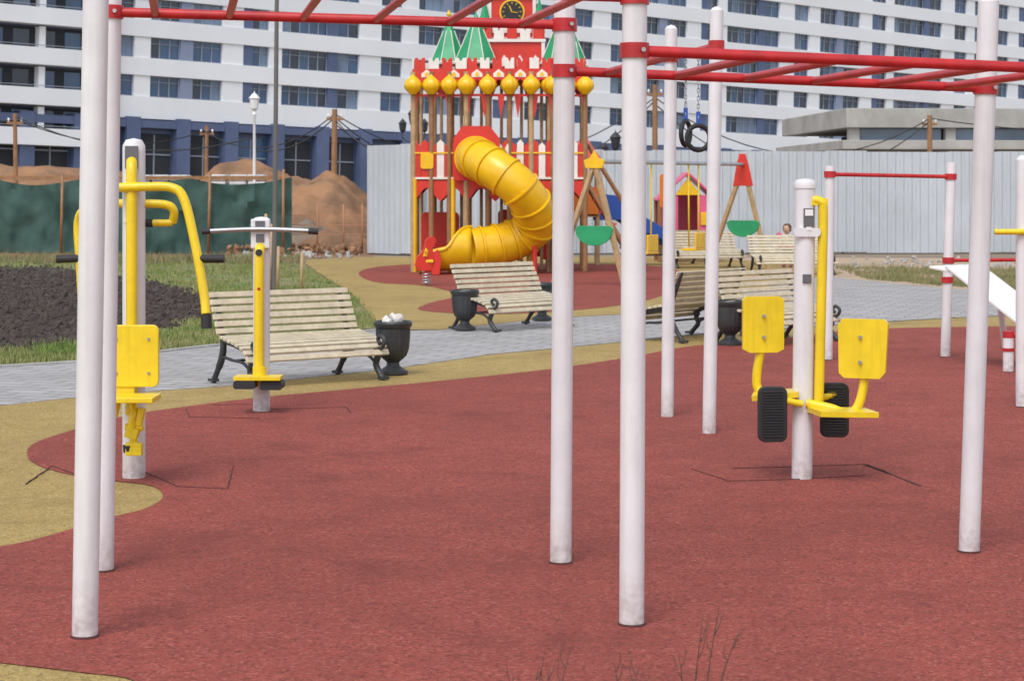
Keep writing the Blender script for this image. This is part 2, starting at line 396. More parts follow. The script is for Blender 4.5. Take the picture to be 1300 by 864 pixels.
P=Part(ab,'clamps',M['redp']); P.cyl(l1+Vector((0,0,.30)),l1+Vector((0,0,.36)),.05).cyl(l1+Vector((0,0,.18)),l1+Vector((0,0,.21)),.055).tube([l1+Vector((0,0,.33)),(4.8,17.7,.3),(5.1,17.6,.22)],.02); P.done()
ym=empty('arm_exercise_machine',G(1299,515)); P=Part(ym,'post',M['pole']); P.cyl((0,0,0),(0,0,1.85),.055,seg=24).lathe([(.055,0),(.03,.03),(0,.035)],(0,0,1.85)); P.done()
P=Part(ym,'arms',M['yel']); P.tube([(-.23,-.05,1.31),(-.05,-.07,1.31),(.1,-.07,1.31),(.3,-.07,1.25),(.36,-.07,1.0)],.022,sm=5).cyl((0.03,-.075,.2),(0.03,-.075,1.4),.022); P.box((.2,-.3,.52),(.3,.3,.03)); P.box((.2,-.1,.75),(.28,.03,.33)); P.tube([(0,-.07,.45),(.2,-.3,.5)],.022); P.done(.004)

# ------------------------------------------------------------------ machine A
A=empty('chest_press_machine',G(170,604))
P=Part(A,'post',M['pole']); P.cyl((0,0,-.02),(0,0,1.84),.064,seg=32).lathe([(.064,0),(.062,.03),(.045,.06),(0,.07)],(0,0,1.84),seg=32); P.done()
P=Part(A,'info_plate',M['label']); P.box((0,-.068,1.80),(.075,.012,.13)); P.done(.003)
P=Part(A,'info_plate_light',M['white']); P.box((-.02,-.066,1.50),(.05,.01,.13)); P.box((0,-.076,1.77),(.05,.006,.03)); P.done(.002)
P=Part(A,'yellow_frame',M['yel'])
P.tube([(0,-.06,1.78),(.008,-.11,1.72),(.01,-.12,1.5),(.01,-.12,.5)],.031,sm=5,seg=18)
P.cyl((0,-.1,1.63),(.0,.02,1.63),.04)
P.tube([(-.1,-.14,1.63),(.1,-.15,1.635),(.24,-.16,1.63),(.31,-.17,1.57),(.37,-.19,1.35),(.43,-.22,1.05),(.445,-.24,.93)],.026,sm=6,seg=18)
P.tube([(.21,.05,1.43),(.22,.03,1.50),(.17,.02,1.535),(0,.02,1.54),(-.16,.06,1.54),(-.28,.12,1.52),(-.36,.2,1.44),(-.35,.2,1.2),(-.33,.18,.93)],.024,sm=6,seg=16)
P.cyl((.06,.04,1.43),(.21,.04,1.43),.02)
P.box((-.015,-.10,1.63),(.12,.09,.05))
P.prism(rrect(.29,.345,.035),(.03,-.20,.695),0,.03)
P.box((.04,-.33,.475),(.30,.26,.03)); P.box((-.03,-.17,.52),(.14,.04,.1))
P.cyl((.01,-.12,.36),(.01,-.12,.55),.034)
P.tube([(.0,-.14,.50),(.04,-.2,.40),(.03,-.22,.33),(.04,-.2,.20)],.022,sm=4)
P.tube([(-.06,-.16,.44),(-.07,-.2,.36)],.02); P.box((.075,-.2,.36),(.035,.06,.10),(0,.2,0)); P.box((.03,-.2,.27),(.07,.07,.06),(0,.3,0)); P.box((.04,-.2,.18),(.09,.06,.07)); P.cyl((-.01,-.2,.3),(.09,-.2,.3),.022)
P.done(.005)
P=Part(A,'grips',M['blk'])
P.cyl((.445,-.24,.93),(.45,-.245,.85),.030).cyl((.40,-.2,1.235),(.54,-.2,1.235),.023).cyl((-.35,.19,1.225),(-.48,.19,1.22),.023)
P.cyl((-.33,.18,.93),(-.33,.18,.85),.028).cyl((.05,.04,1.43),(.10,.04,1.43),.024).lathe([(.03,0),(.034,.04),(.0,.05)],(.01,-.2,.16),14); P.done()
P=Part(A,'bolts',M['metal'])
for x,z in ((-.06,.60),(.12,.60),(-.06,.79),(.12,.79)): P.cyl((x,-.208,z),(x,-.198,z),.008,seg=8)
P.done()

# ------------------------------------------------------------------ leg press B
B=empty('leg_press_machine',G(1018,605))
P=Part(B,'post',M['pole']); P.cyl((0,0,-.02),(.018,0,1.63),.058,seg=32).lathe([(.062,0),(.064,.03),(.05,.05),(0,.058)],(.018,0,1.625),seg=32)
P.prism(rrect(.15,.05,.02),(.02,-.07,1.38),0,.02); P.done()
P=Part(B,'info_plate',M['label']); P.box((.03,-.062,1.45),(.06,.012,.13)); P.box((.02,-.064,1.12),(.05,.008,.05)); P.done(.003)
P=Part(B,'info_label',M['white']); P.box((.03,-.07,1.49),(.045,.005,.035)); P.box((.03,-.07,1.40),(.03,.005,.02)); P.done()
P=Part(B,'yellow_frame',M['yel'])
P.tube([(.04,-.02,1.56),(.10,-.03,1.55),(.115,-.03,1.48),(.105,-.03,1.0),(.09,-.03,.42)],.028,sm=5,seg=18); P.box((.07,-.02,1.55),(.14,.06,.04))
P.tube([(0,.02,.47),(-.12,.1,.45),(-.22,.16,.47),(-.235,.16,.56),(-.21,.15,.72)],.026,sm=5,seg=16)
P.prism([(-.12,.15),(-.10,.17),(.10,.17),(.12,.15),(.12,-.13),(.08,-.15),(-.08,-.15),(-.12,-.13)],(-.20,.12,.84),R(8),.03)
P.box((-.14,.05,.46),(.26,.26,.03),(0,-.1,R(-10)))
P.tube([(.02,-.05,.42),(.14,-.1,.40),(.25,-.12,.37),(.31,-.12,.45),(.335,-.12,.62),(.33,-.12,.82)],.026,sm=5,seg=16)
P.prism([(-.135,.13),(-.11,.165),(.125,.165),(.145,.14),(.13,-.13),(.10,-.165),(-.10,-.165),(-.13,-.14)],(.31,-.16,.735),R(-22),.03)
P.box((.20,-.18,.385),(.33,.26,.03),(0,.03,R(8)))
P.tube([(-.01,-.08,.42),(-.2,-.1,.46)],.02).tube([(0,.06,.40),(.22,.12,.46)],.02)
P.done(.005)
P=Part(B,'foot_plates',M['blk'])
for x,y,t in ((-.178,-.12,-.05),(.20,.10,.06)):
    P.prism(rrect(.165,.31,.04),(x,y,.365),R(6 if x<0 else -8),.035)
P.done(.006)
P=Part(B,'foot_plate_treads',M['iron'])
for x,y in ((-.178,-.126),(.20,.094)):
    for i in range(17): P.box((x,y,.245+i*.0155),(.12,.01,.005),(0,0,R(6 if x<0 else -8)))
P.done()
P=Part(B,'bolts',M['metal'])
for z in (.66,.80): P.cyl((.30,-.175,z),(.30,-.155,z),.010,seg=8)
for z in (.78,.9): P.cyl((-.2,.10,z),(-.2,.12,z),.010,seg=8)
P.done()

# ------------------------------------------------------------------ machine C
C=empty('waist_twister_machine',G(332,520))
P=Part(C,'post',M['pole']); P.cyl((0,0,-.02),(.0,0,1.36),.062,seg=28).lathe([(.066,0),(.068,.03),(.05,.06),(0,.065)],(0,0,1.36),seg=28); P.box((0,-.05,1.30),(.14,.06,.22)); P.done(.01)
P=Part(C,'info_plate',M['label']); P.box((0,-.084,1.37),(.07,.01,.05)); P.box((0,-.084,1.27),(.06,.01,.06)); P.done()
P=Part(C,'handlebar',M['metal']); P.tube([(-.40,-.12,1.32),(0,-.10,1.335),(.42,-.12,1.32)],.018,sm=4); P.done()
P=Part(C,'grips',M['blk']); P.cyl((-.42,-.12,1.318),(-.36,-.12,1.322),.023).cyl((.36,-.12,1.322),(.43,-.12,1.318),.023)
P.prism(rrect(.16,.06,.02),(-.09,-.28,.21),0,.2).prism(rrect(.16,.06,.02),(.10,-.25,.20),0,.2); P.done()
P=Part(C,'yellow_frame',M['yel']); P.tube([(0,-.06,1.20),(0,-.11,1.17),(-.002,-.12,1.0),(-.005,-.12,.32)],.036,sm=4,seg=18); P.box((0,-.17,.255),(.34,.22,.025)); P.cyl((0,-.12,.33),(0,-.12,.20),.05); P.done(.004)
P=Part(C,'hub',M['redp']); P.cyl((0,-.14,.9),(0,-.158,.9),.012); P.done()
P=Part(C,'pivot',M['blk']); P.cyl((0,-.12,1.165),(0,-.16,1.165),.025); P.done()

# ------------------------------------------------------------------ benches
def bench(loc,yaw,L=1.25,s=1.0):
    e=empty('park_bench',loc,R(yaw)); e.scale=(s,s,s)
    I=Part(e,'iron_frames',M['iron'])
    for x in (-L/2,L/2):
        I.tube([(x,.37,0),(x,.31,.08),(x,.23,.20),(x,.20,.33),(x,.25,.50),(x,.35,.75)],[.026,.024,.030,.028,.024,.020],10,sm=4)
        I.tube([(x,-.35,0),(x,-.30,.05),(x,-.245,.12),(x,-.27,.19),(x,-.24,.24)],[.028,.026,.028,.030,.026],10,sm=4)
        I.tube([(x,-.29,.22),(x,-.20,.285),(x,-.02,.325),(x,.20,.36)],.024,10,sm=3)
        I.tube([(x,-.26,.25),(x,-.34,.27),(x,-.37,.33),(x,-.32,.37),(x,-.275,.34),(x,-.31,.30)],.018,8,sm=4)
        I.tube([(x,-.245,.13),(x,-.12,.19),(x,.05,.20),(x,.22,.22)],.014,8,sm=4)
        I.box((x,.37,.012),(.06,.09,.024)); I.box((x,-.36,.012),(.06,.09,.024))
    I.cyl((-L/2,0,.20),(L/2,0,.20),.012)
    I.done()
    prof=[(-.315,.215,R(60)),(-.27,.268,R(35)),(-.21,.303,R(20)),(-.145,.325,R(14)),(-.08,.340,R(10)),(-.015,.352,R(9)),(.05,.364,R(9)),(.115,.375,R(8))]
    W=Part(e,'seat_slats',M['wood'])
    for y,z,t in prof:
        W.box((random.uniform(-.004,.004),y,z+.012),(L+.16,.050,.026),(t,0,0))
    W.done(.005)
    W=Part(e,'back_slats',M['wood'])
    for i in range(6):
        t=i/5; y=.185+.145*t**1.2; z=.435+.30*t
        W.box((random.uniform(-.004,.004),y,z),(L+.16,.024,.048),(R(-22),0,0))
    W.done(.005)
    return e
bench((-1.82,16.85,0),38)
bench((.0,23.5,0),46)
bench((1.93,21.8,0),232)
bench((2.86,21.2,0),46)
bench((4.15,42.5,0),18,1.5); bench((5.55,39,0),10,1.5); bench((3.55,44.5,0),200,1.5)

def urn(loc,paper=False,rz=0):
    e=empty('urn_litter_bin',loc,rz)
    P=Part(e,'bowl',M['iron'])
    P.lathe([(.0,0),(.13,0),(.13,.025),(.10,.045),(.06,.07),(.055,.10),(.08,.125)],seg=32)
    P.lathe([(.08,.125),(.115,.16),(.135,.22),(.143,.30),(.148,.40)],seg=72,flute=.05,fn=18)
    P.lathe([(.150,.40),(.168,.425),(.172,.45),(.160,.468),(.14,.462),(.13,.30),(.0,.28)],seg=32); P.done()
    if paper:
        P=Part(e,'paper_litter',M['paper'])
        for i in range(9): P.rock((random.uniform(-.07,.07),random.uniform(-.07,.07),.46+random.uniform(0,.035)),.055,(1,.8,.6),.35)
        P.done()
urn(G(499,474),True); urn(G(590,418)); urn(G(927,437)); urn((.38,24.9,0))

# ------------------------------------------------------------------ castle play tower
K=empty('castle_play_tower',(0,41,0))
br=Part(K,'posts_brown',M['brown']); tp=Part(K,'posts_tan',M['tanpost']); rd=Part(K,'panels_red',M['cred']); wh=Part(K,'panels_white',M['cwhite'])
gn=Part(K,'roofs_green',M['cgreen']); yl=Part(K,'domes_yellow',M['yelp']); dk=Part(K,'decks',M['brown'])
def onion(c,r):
    yl.lathe([(r*.35,-r*1.1),(r*.5,-r*.9),(r*.9,-r*.45),(r*1.0,0),(r*.85,r*.45),(r*.45,r*.85),(r*.2,r*1.05),(r*.1,r*1.2),(0,r*1.25)],c,seg=40,flute=.07,fn=10)
def arch(part,L,z0,z1,o,ang,th,n=1):
    out=[(0,z1),(0,z0)]
    w=L/n
    for i in range(n):
        for k in range(1,9):
            t=k/9; out.append((i*w+w*(.08+.84*t), z0+(z1-z0)*.62*math.sin(math.pi*t)))
        out.append(((i+1)*w,z0))
    out.append((L,z1)); part.prism(out,o,ang,th)
def picket(L,z0,z1,o,ang,mats,bw=.13,pt=.07):
    n=max(2,int(L/bw)); w=L/n; u=Vector((math.cos(ang),math.sin(ang),0)); o=Vector(o)
    for i in range(n):
        q=o+u*(i*w); hh=(z1-z0)+(.06 if i%2 else 0)
        mats[i%len(mats)].prism([(.006,0),(w-.006,0),(w-.006,hh-pt),(w/2,hh),(.006,hh-pt)],(q.x,q.y,z0),ang,.03)
def merlons(L,z,o,ang,h=.24):
    n=max(2,int(L/.24)); w=L/n; u=Vector((math.cos(ang),math.sin(ang),0)); o=Vector(o)
    for i in range(n):
        q=o+u*(i*w); a=w*.12
        (rd if i%2==0 else wh).prism([(a,0),(w-a,0),(w-a,h),(w*.66,h),(w/2,h*.6),(w*.34,h),(a,h)],(q.x,q.y,z),ang,.03)
def module(cx,cy,w,d,zd=1.85,zt=3.65,wall=None,roof=None,nx=2):
    x0,x1,y0,y1=cx-w/2,cx+w/2,cy-d/2,cy+d/2
    dk.box((cx,cy,zd-.04),(w,d,.08))
    sides=[((x0,y0-.02,0),0,w),((x1+.02,y0,0),math.pi/2,d),((x1,y1+.02,0),math.pi,w),((x0-.02,y1,0),-math.pi/2,d)]
    for si,(o,a,L) in enumerate(sides):
        picket(L,zd,2.62,o,a,wall or [rd,rd,wh],.14)
        arch(rd,L,zd-.42,zd+.02,(o[0],o[1],0),a,.035,max(1,int(L/.45)))
        u=Vector((math.cos(a),math.sin(a),0)); nn=Vector((math.sin(a),-math.cos(a),0))*.012
        wh.box(Vector((o[0],o[1],zd+.05))+u*L/2+nn,(L,.02,.04),(0,0,a)); yl.box(Vector((o[0],o[1],zd+.56))+u*L/2+nn,(L,.02,.03),(0,0,a))
        arch(rd,L,zt-.10,zt+.46,(o[0],o[1],0),a,.035,max(1,int(L/.42)))
        m_=max(1,int(L/.42))
        for i in range(m_):
            q=Vector((o[0],o[1],0))+u*(L*(i+.5)/m_)+nn; wh.prism([(-.11,zt+.29),(.11,zt+.29),(.11,zt+.36),(0,zt+.45),(-.11,zt+.36)],q,a,.010)
            q2=q+nn*.6; yl.prism([(-.04,zt+.31),(.04,zt+.31),(.04,zt+.36),(0,zt+.40),(-.04,zt+.36)],q2,a,.010)
        merlons(L,zt+.462,(o[0],o[1],0),a,.22)
    k=0
    for i in range(nx+1):
        for yy in (y0,y1):
            x=x0+(x1-x0)*i/nx; pp=(br if (k%3) else tp); k+=1
            pp.cyl((x,yy,0),(x,yy,zt+.4),.055,seg=12)
            if yy==y0: onion((x,yy-.12,zt+.13),.175)
    if roof:
        for (rx,ry,rr,rh) in roof:
            gn.lathe([(rr,0),(rr*.62,rh*.35),(rr*.3,rh*.7),(0,rh)],(rx,ry,zt+.62),seg=8,smooth=False,rot=R(22))
            wh.lathe([(rr*1.08,-.04),(rr*1.1,0),(rr,.02)],(rx,ry,zt+.62),seg=8,smooth=False,rot=R(22))
            yl.lathe([(.03,0),(.05,.06),(0,.16)],(rx,ry,zt+.62+rh),seg=10)
            for k in range(8):
                a=R(22+45*k); wh.cyl((rx+rr*math.cos(a),ry+rr*math.sin(a),zt+.63),(rx+rr*.3*math.cos(a),ry+rr*.3*math.sin(a),zt+.62+rh*.7),.010,seg=6)
module(-1.45,-.35,1.1,1.5,wall=[rd,rd,rd,wh],roof=[(-1.3,-.4,.40,.95)],nx=3)
module(-.05,0,1.75,2.4,wall=[rd,wh,rd],roof=[(-.74,-.6,.46,1.05),(-.3,.8,.4,.8)],nx=4)
module(1.12,-.3,.72,1.5,wall=[rd,wh],roof=[(.95,-.6,.38,.9),(1.3,.2,.3,.7)],nx=2)
# outer front gate with white lancets
rd.prism([(-1.18,1.85),(-.25,1.85),(-.25,2.7),(-.45,2.95),(-1.0,2.95),(-1.18,2.7)],(0,-1.26,0),0,.04)
wh.prism([(-.14,2.0),(-.04,2.0),(-.04,2.5),(-.09,2.6),(-.14,2.5)],(0,-1.25,0),0,.03)
# red fascia panels with white windows hanging under crowns
for (x0,w_) in ((-1.98,1.06),(-.9,1.7),(.78,.70)):
    yy=-1.13 if x0<-1 else (-1.24 if x0<0 else -1.09)
    n_=max(1,int(w_/.3)); ww=w_/n_
    for i in range(n_):
        rd.prism([(0,3.10),(ww*.2,3.55),(ww*.8,3.55),(ww,3.10),(ww,3.6),(0,3.6)],(x0+i*ww,yy,0),0,.02)
yl.prism(rrect(.26,.32,.05,cx=-1.72,cz=2.25),(0,-1.16,0),0,.03)
for i in range(9):
    x=-1.9+i*.42; tp.cyl((x,.3,0),(x,.3,4.1),.035,seg=10)
for x,y in ((-1.98,-1.1),(-1.2,-1.1),(1.0,-1.05),(.35,-1.2)): yl.cyl((x,y,0),(x,y,1.9),.055,seg=12)
for (x,y,w,h,a) in ((-1.5,.2,.8,.9,0),(.9,.3,.6,1.1,0),(.2,.9,1.0,1.0,0)): rd.prism(rrect(w,h,.1,cz=.75),(x,y,0),a,.03)
def block(z0,z1,w):
    rd.box((.0,0,(z0+z1)/2),(w,w,z1-z0))
    for sx in (-1,1):
        for sy in (-1,1): wh.box((sx*w/2,sy*w/2,(z0+z1)/2),(.07,.07,z1-z0))
    wh.box((0,0,z1),(w+.1,w+.1,.06)); wh.box((0,0,z0+.03),(w+.06,w+.06,.04))
    n=4
    for i in range(n):
        x=-w/2+w*(i+.5)/n
        for a,o in ((0,(x-.06,-w/2-.03,0)),(math.pi/2,(w/2+.03,x-.06,0))):
            wh.prism([(0,z0+.14),(.12,z0+.14),(.12,z0+.28),(.06,z0+.38),(0,z0+.28)],o,a,.03)
block(4.05,4.72,1.28); 
for o,a in (((-.67,-.67,0),0),((.67,-.67,0),math.pi/2),((.67,.67,0),math.pi),((-.67,.67,0),-math.pi/2)): merlons(1.34,4.755,o,a,.26)
block(4.75,5.62,.92)
for o,a in (((-.5,-.5,0),0),((.5,-.5,0),math.pi/2),((.5,.5,0),math.pi),((-.5,.5,0),-math.pi/2)): merlons(1.0,5.655,o,a,.24)
rd.box((0,0,6.0),(.6,.6,.7)); gn.lathe([(.45,0),(.2,.7),(0,1.3)],(0,0,6.35),seg=8,smooth=False)
for sx in (-1,1):
    for sy in (-1,1):
        gn.lathe([(.14,0),(.09,.25),(0,.65)],(sx*.56,sy*.56,4.98),seg=8,smooth=False)
        rd.box((sx*.56,sy*.56,4.85),(.18,.18,.3))
for p in (br,tp,rd,wh,gn,dk): p.done()
yl.done()
P=Part(K,'clock_rim',M['yelp']); P.cyl((0,-.47,5.32),(0,-.51,5.32),.26,seg=40); P.done()
P=Part(K,'clock_face',M['blk']); P.cyl((0,-.49,5.32),(0,-.525,5.32),.225,seg=40); P.done()
P=Part(K,'clock_hands',M['yelp'])
for k in range(12):
    a=k*math.pi/6; P.box((math.sin(a)*.18,-.53,5.32+math.cos(a)*.18),(.014,.01,.04),(0,a,0))
P.box((-.03,-.53,5.38),(.018,.01,.14),(0,-.4,0)); P.box((.05,-.532,5.31),(.012,.01,.14),(0,1.7,0)); P.done()
S=Part(K,'tube_slide',M['yelp'])
path=catmull([(-.75,-1.1,2.32),(-.68,-1.7,2.28),(-.35,-2.15,2.08),(.12,-2.3,1.72),(.42,-2.05,1.30),(.45,-1.75,.95),(.12,-1.62,.70),(-.35,-1.75,.56),(-.80,-1.85,.50)],8)
S.tube(path,.40,28,cap=False); 
for i in range(0,len(path),5):
    a=path[max(0,i-1)]; b=path[min(len(path)-1,i+1)]; d=(b-a).normalized()*.03
    S.tube([path[i]-d,path[i]-d*.6,path[i]+d*.6,path[i]+d],[.40,.435,.435,.40],28,cap=False)
n=12; rows=[]
def tr(t):
    lim=178-88*min(1,t/.45)**1.3 if t<.45 else 90-16*(t-.45)/.55
    return (-.80-1.02*t,-1.85-.06*t,.50-.01*t,.41+.08*t,lim)
for i in range(n+1):
    x,y,zc,r,lim=tr(i/n); row=[]
    for k in range(25):
        a=R(-lim+2*lim*k/24); row.append(S.bm.verts.new((x,y+r*math.sin(a),zc-r*math.cos(a)+.02)))
    rows.append(row)
for a,b in zip(rows,rows[1:]):
    for k in range(24): f=S.bm.faces.new((a[k],a[k+1],b[k+1],b[k])); f.smooth=True
so=S.done(); sl=so.modifiers.new('thick','SOLIDIFY'); sl.thickness=.02
lp=Part(K,'slide_lip',M['yelp'])
edge=[[],[]]
for i in range(n+1):
    x,y,zc,r,lim=tr(i/n)
    for j,sg in enumerate((-1,1)): edge[j].append((x,y+r*math.sin(R(lim*sg)),zc-r*math.cos(R(lim))+.02))
lp.tube(edge[0],.032,10); lp.tube(edge[1],.032,10)
x,y,zc,r,lim=tr(1); lp.tube([(x,y+r*math.sin(R(-lim+2*lim*k/12)),zc-r*math.cos(R(-lim+2*lim*k/12))+.02) for k in range(13)],.03,10)
lp.done()
P=Part(K,'slide_supports',M['cred']); P.cyl((.45,-1.9,0),(.45,-1.9,.8),.05).cyl((-.3,-1.75,0),(-.3,-1.75,.3),.06); P.prism([(-.08,0),(.08,0),(.12,.3),(.05,.5),(-.1,.42)],(-1.5,-2.42,0),0,.05); P.done(.01)
P=Part(K,'stair_stringers',M['brown'])
for y in (-.9,-.2): P.cyl((1.5,y,1.85),(2.6,y,0),.05).cyl((1.55,y,2.6),(2.65,y,.8),.03); P.cyl((2.6,y,0),(2.6,y,.85),.045)
P.done()
P=Part(K,'stair_treads',M['cred'])
for i in range(7): P.box((1.6+i*.145,-.55,1.7-i*.245),(.2,.7,.04))
P.done()

D=empty('spring_rider',G(541,362)); P=Part(D,'figure',M['cred'])
P.prism([(-.12,.25),(.1,.25),(.16,.4),(.12,.62),(.2,.78),(.12,.86),(.0,.8),(-.04,.6),(-.16,.5),(-.2,.35)],(0,-.1,0),R(20),.04); P.prism([(-.12,.25),(.1,.25),(.16,.4),(.12,.62),(.0,.66),(-.16,.5)],(.0,.1,0),R(20),.04); P.box((0,0,.18),(.1,.1,.12)); P.done(.008)
P=Part(D,'seat',M['yelp']); P.box((0,.0,.42),(.26,.2,.05)); P.cyl((0,-.2,.6),(0,.2,.6),.02); P.prism([(-.05,.5),(.03,.5),(.05,.6),(0,.66)],(0,-.13,0),R(20),.02); P.done(.01)
P=Part(D,'spring',M['metal']); P.tube([(.07*math.cos(k*.6),.07*math.sin(k*.6),.02+k*.0045) for k in range(50)],.012,6); P.done()

# ------------------------------------------------------------------ swing set
W=empty('swing_set'); aL=Vector((1.45,34.3,2.15)); aR=Vector((4.85,41.2,2.2)); ax=(aR-aL).normalized(); pe=Vector((ax.y,-ax.x,0)).normalized()
P=Part(W,'top_bar',M['metal']); P.cyl(aL,aR,.04); P.done()
P=Part(W,'timber_legs',M['tanpost'])
for q in (aL,aR):
    for s in (-1,1):
        base=Vector((q.x,q.y,0))+pe*s*(.80 if s<0 else .55); P.tube([base,q+Vector((0,0,.08))-pe*s*.03],.058,4)
P.done(.006)
for q,c1 in ((aL,'yelp'),(aR,'cred')):
    ang=math.atan2(pe.y,pe.x)
    P=Part(W,'top_panel',M[c1]); P.prism([(-.22,-.45),(.22,-.45),(.12,.0),(.05,.22),(-.08,.22),(-.14,0)] if q is aR else [(-.16,-.12),(.16,-.12),(.2,.02),(.08,.06),(.0,.20),(-.08,.06),(-.2,.02)],q-Vector(ax*.06),ang,.03); P.done(.006)
    P=Part(W,'half_disc_panel',M['cgreen']); P.prism([(.36*math.cos(R(180+k*18)),.30*math.sin(R(180+k*18))) for k in range(11)]+[(.30,.05),(-.30,.05)],Vector((q.x,q.y,.98))-ax*.06,ang,.035); P.done(.006)
sw=Part(W,'swing_seats',M['yelp']); sc=Part(W,'swing_chains',M['yel'])
for t in (.30,.62):
    c=aL.lerp(aR,t)
    for dd in (-.28,.28):
        sc.cyl(c+ax*dd,Vector((c.x,c.y,.55))+ax*dd*.9,.016,seg=8)
    sw.box((c.x,c.y,.5),(.3,.55,.05),(0,0,math.atan2(ax.y,ax.x)-math.pi/2)); sw.box((c.x+.12,c.y-.05,.68),(.04,.5,.3),(0,0,math.atan2(ax.y,ax.x)-math.pi/2))
sw.done(.01); sc.done()

Hs=empty('playhouse',(4.1,46.5,0))
P=Part(Hs,'walls',M['cpink'])
P.box((-.6,0,.9),(.05,1.1,1.3)).box((.6,0,.9),(.05,1.1,1.3)).box((0,.55,.9),(1.15,.05,1.3)).box((-.4,-.55,.9),(.35,.05,1.3)).box((.4,-.55,.9),(.35,.05,1.3)); P.done(.008)
P=Part(Hs,'roof',M['cpink']); P.box((-.36,0,1.75),(.95,1.35,.05),(0,R(-42),0)).box((.36,0,1.75),(.95,1.35,.05),(0,R(42),0)); P.done(.01)
P=Part(Hs,'trim',M['yelp'])
P.prism([(-.3,1.55),(.3,1.55),(0,1.95)],(0,-.6,0),0,.04).box((.4,-.6,1.0),(.2,.03,.3)).box((-.4,-.6,1.0),(.2,.03,.3)); P.done(.006)
P=Part(Hs,'posts',M['brown']); 
for x in (-.66,.66):
    for y in (-.62,.62): P.cyl((x,y,0),(x,y,1.5),.045)
P.done()
P=Part(Hs,'railing',M['cblue']); P.box((-.05,-.66,.5),(1.0,.03,.3)); P.done(.01)
Ts=empty('toddler_slide',(3.0,44,0))
P=Part(Ts,'chute',M['cblue']); P.tube([(-1.1,0,1.35),(-.7,0,1.25),(-.1,0,.85),(.4,0,.62),(.6,0,.6)],[.30,.22,.2,.2,.2],12,sm=3); P.prism([(-1.2,1.0),(-.5,1.0),(-.1,.75),(.5,.5),(.5,.75),(-.1,1.1),(-.7,1.55),(-1.2,1.6)],(0,-.28,0),0,.03); P.done(.01)
P=Part(Ts,'tower_posts',M['tanpost']); 
for x in (-1.7,-1.1):
    for y in (-.35,.35): P.cyl((x,y,0),(x,y,2.3),.045)
P.done()
P=Part(Ts,'deck',M['brown']); P.box((-1.4,0,1.1),(.7,.8,.06)); P.done()
P=Part(Ts,'panels',M['corange']); P.prism(rrect(.3,.75,.08,cx=.42,cz=1.65),(0,-.4,0),0,.03); P.prism(rrect(.65,.6,.08,cx=-1.4,cz=1.4),(0,-.4,0),0,.03); P.done()
P=Part(Ts,'panel_post',M['brown']); P.cyl((.42,-.3,0),(.42,-.3,2.0),.045); P.done()
P=Part(Ts,'roof',M['cred']); P.lathe([(.65,2.25),(.3,2.6),(0,2.95)],(-1.4,0,0),seg=4,smooth=False,rot=R(45)); P.done()
S2=empty('spring_rider',(6.35,44.2,0)); P=Part(S2,'figure',M['cpink']); P.prism([(-.35,.35),(.3,.35),(.45,.6),(.4,.85),(.2,.8),(.1,.6),(-.2,.6),(-.4,.75)],(0,-.12,0),0,.04).prism([(-.35,.35),(.3,.35),(.45,.6),(.1,.6),(-.2,.6),(-.4,.7)],(0,.12,0),0,.04); P.done(.01)
P=Part(S2,'seat',M['yelp']); P.box((-.05,0,.62),(.3,.25,.06)).cyl((.2,-.25,.95),(.2,.25,.95),.02).cyl((.2,0,.6),(.2,0,1.2),.03); P.done(.008)
P=Part(S2,'spring',M['metal']); P.tube([(.08*math.cos(k*.6),.08*math.sin(k*.6),.02+k*.0068) for k in range(50)],.014,6); P.done()

# small child beside the far benches
kid=empty('child',(5.95,42.6,0),R(-25))
def skin(name,vs,es,rs,mt,root=0,sub=2):
    me=bpy.data.meshes.new(name); me.from_pydata(vs,es,[]); o=link(bpy.data.objects.new(name,me)); o.parent=kid; me.materials.append(mt)
    md=o.modifiers.new('skin','SKIN'); md.use_smooth_shade=True
    for i,r in enumerate(rs): me.skin_vertices[0].data[i].radius=(r,r*.85); me.skin_vertices[0].data[i].use_root=(i==root)
    sb=o.modifiers.new('sub','SUBSURF'); sb.levels=sub; sb.render_levels=sub
    return o
MK=dict(j=mat('jacket_white',(.72,.66,.66),.8,var=.2,vscale=20),t=mat('trousers_dark',(.03,.035,.06),.85),s=mat('skin',(.55,.33,.24),.5),h=mat('hair',(.10,.055,.03),.7),b=mat('boots',(.25,.06,.09),.6))
skin('jacket_and_arms',[(0,0,.42),(0,.0,.52),(0,.0,.64),(0,0,.70),(-.10,0,.66),(-.15,-.03,.55),(-.13,-.11,.47),(.10,0,.66),(.15,.0,.54),(.14,-.05,.43)],[(0,1),(1,2),(2,3),(2,4),(4,5),(5,6),(2,7),(7,8),(8,9)],[.105,.095,.085,.045,.05,.042,.034,.05,.042,.034],MK['j'])
skin('trousers',[(0,0,.42),(-.055,0,.36),(-.065,-.02,.21),(-.065,0,.07),(.055,0,.36),(.075,.02,.21),(.08,.03,.07)],[(0,1),(1,2),(2,3),(0,4),(4,5),(5,6)],[.085,.065,.052,.042,.065,.052,.042],MK['t'])
skin('boots',[(-.065,.01,.06),(-.065,.01,.03),(-.065,-.08,.025)],[(0,1),(1,2)],[.045,.042,.035],MK['b']); skin('boots_2',[(.08,.04,.06),(.08,.04,.03),(.085,-.05,.025)],[(0,1),(1,2)],[.045,.042,.035],MK['b'])
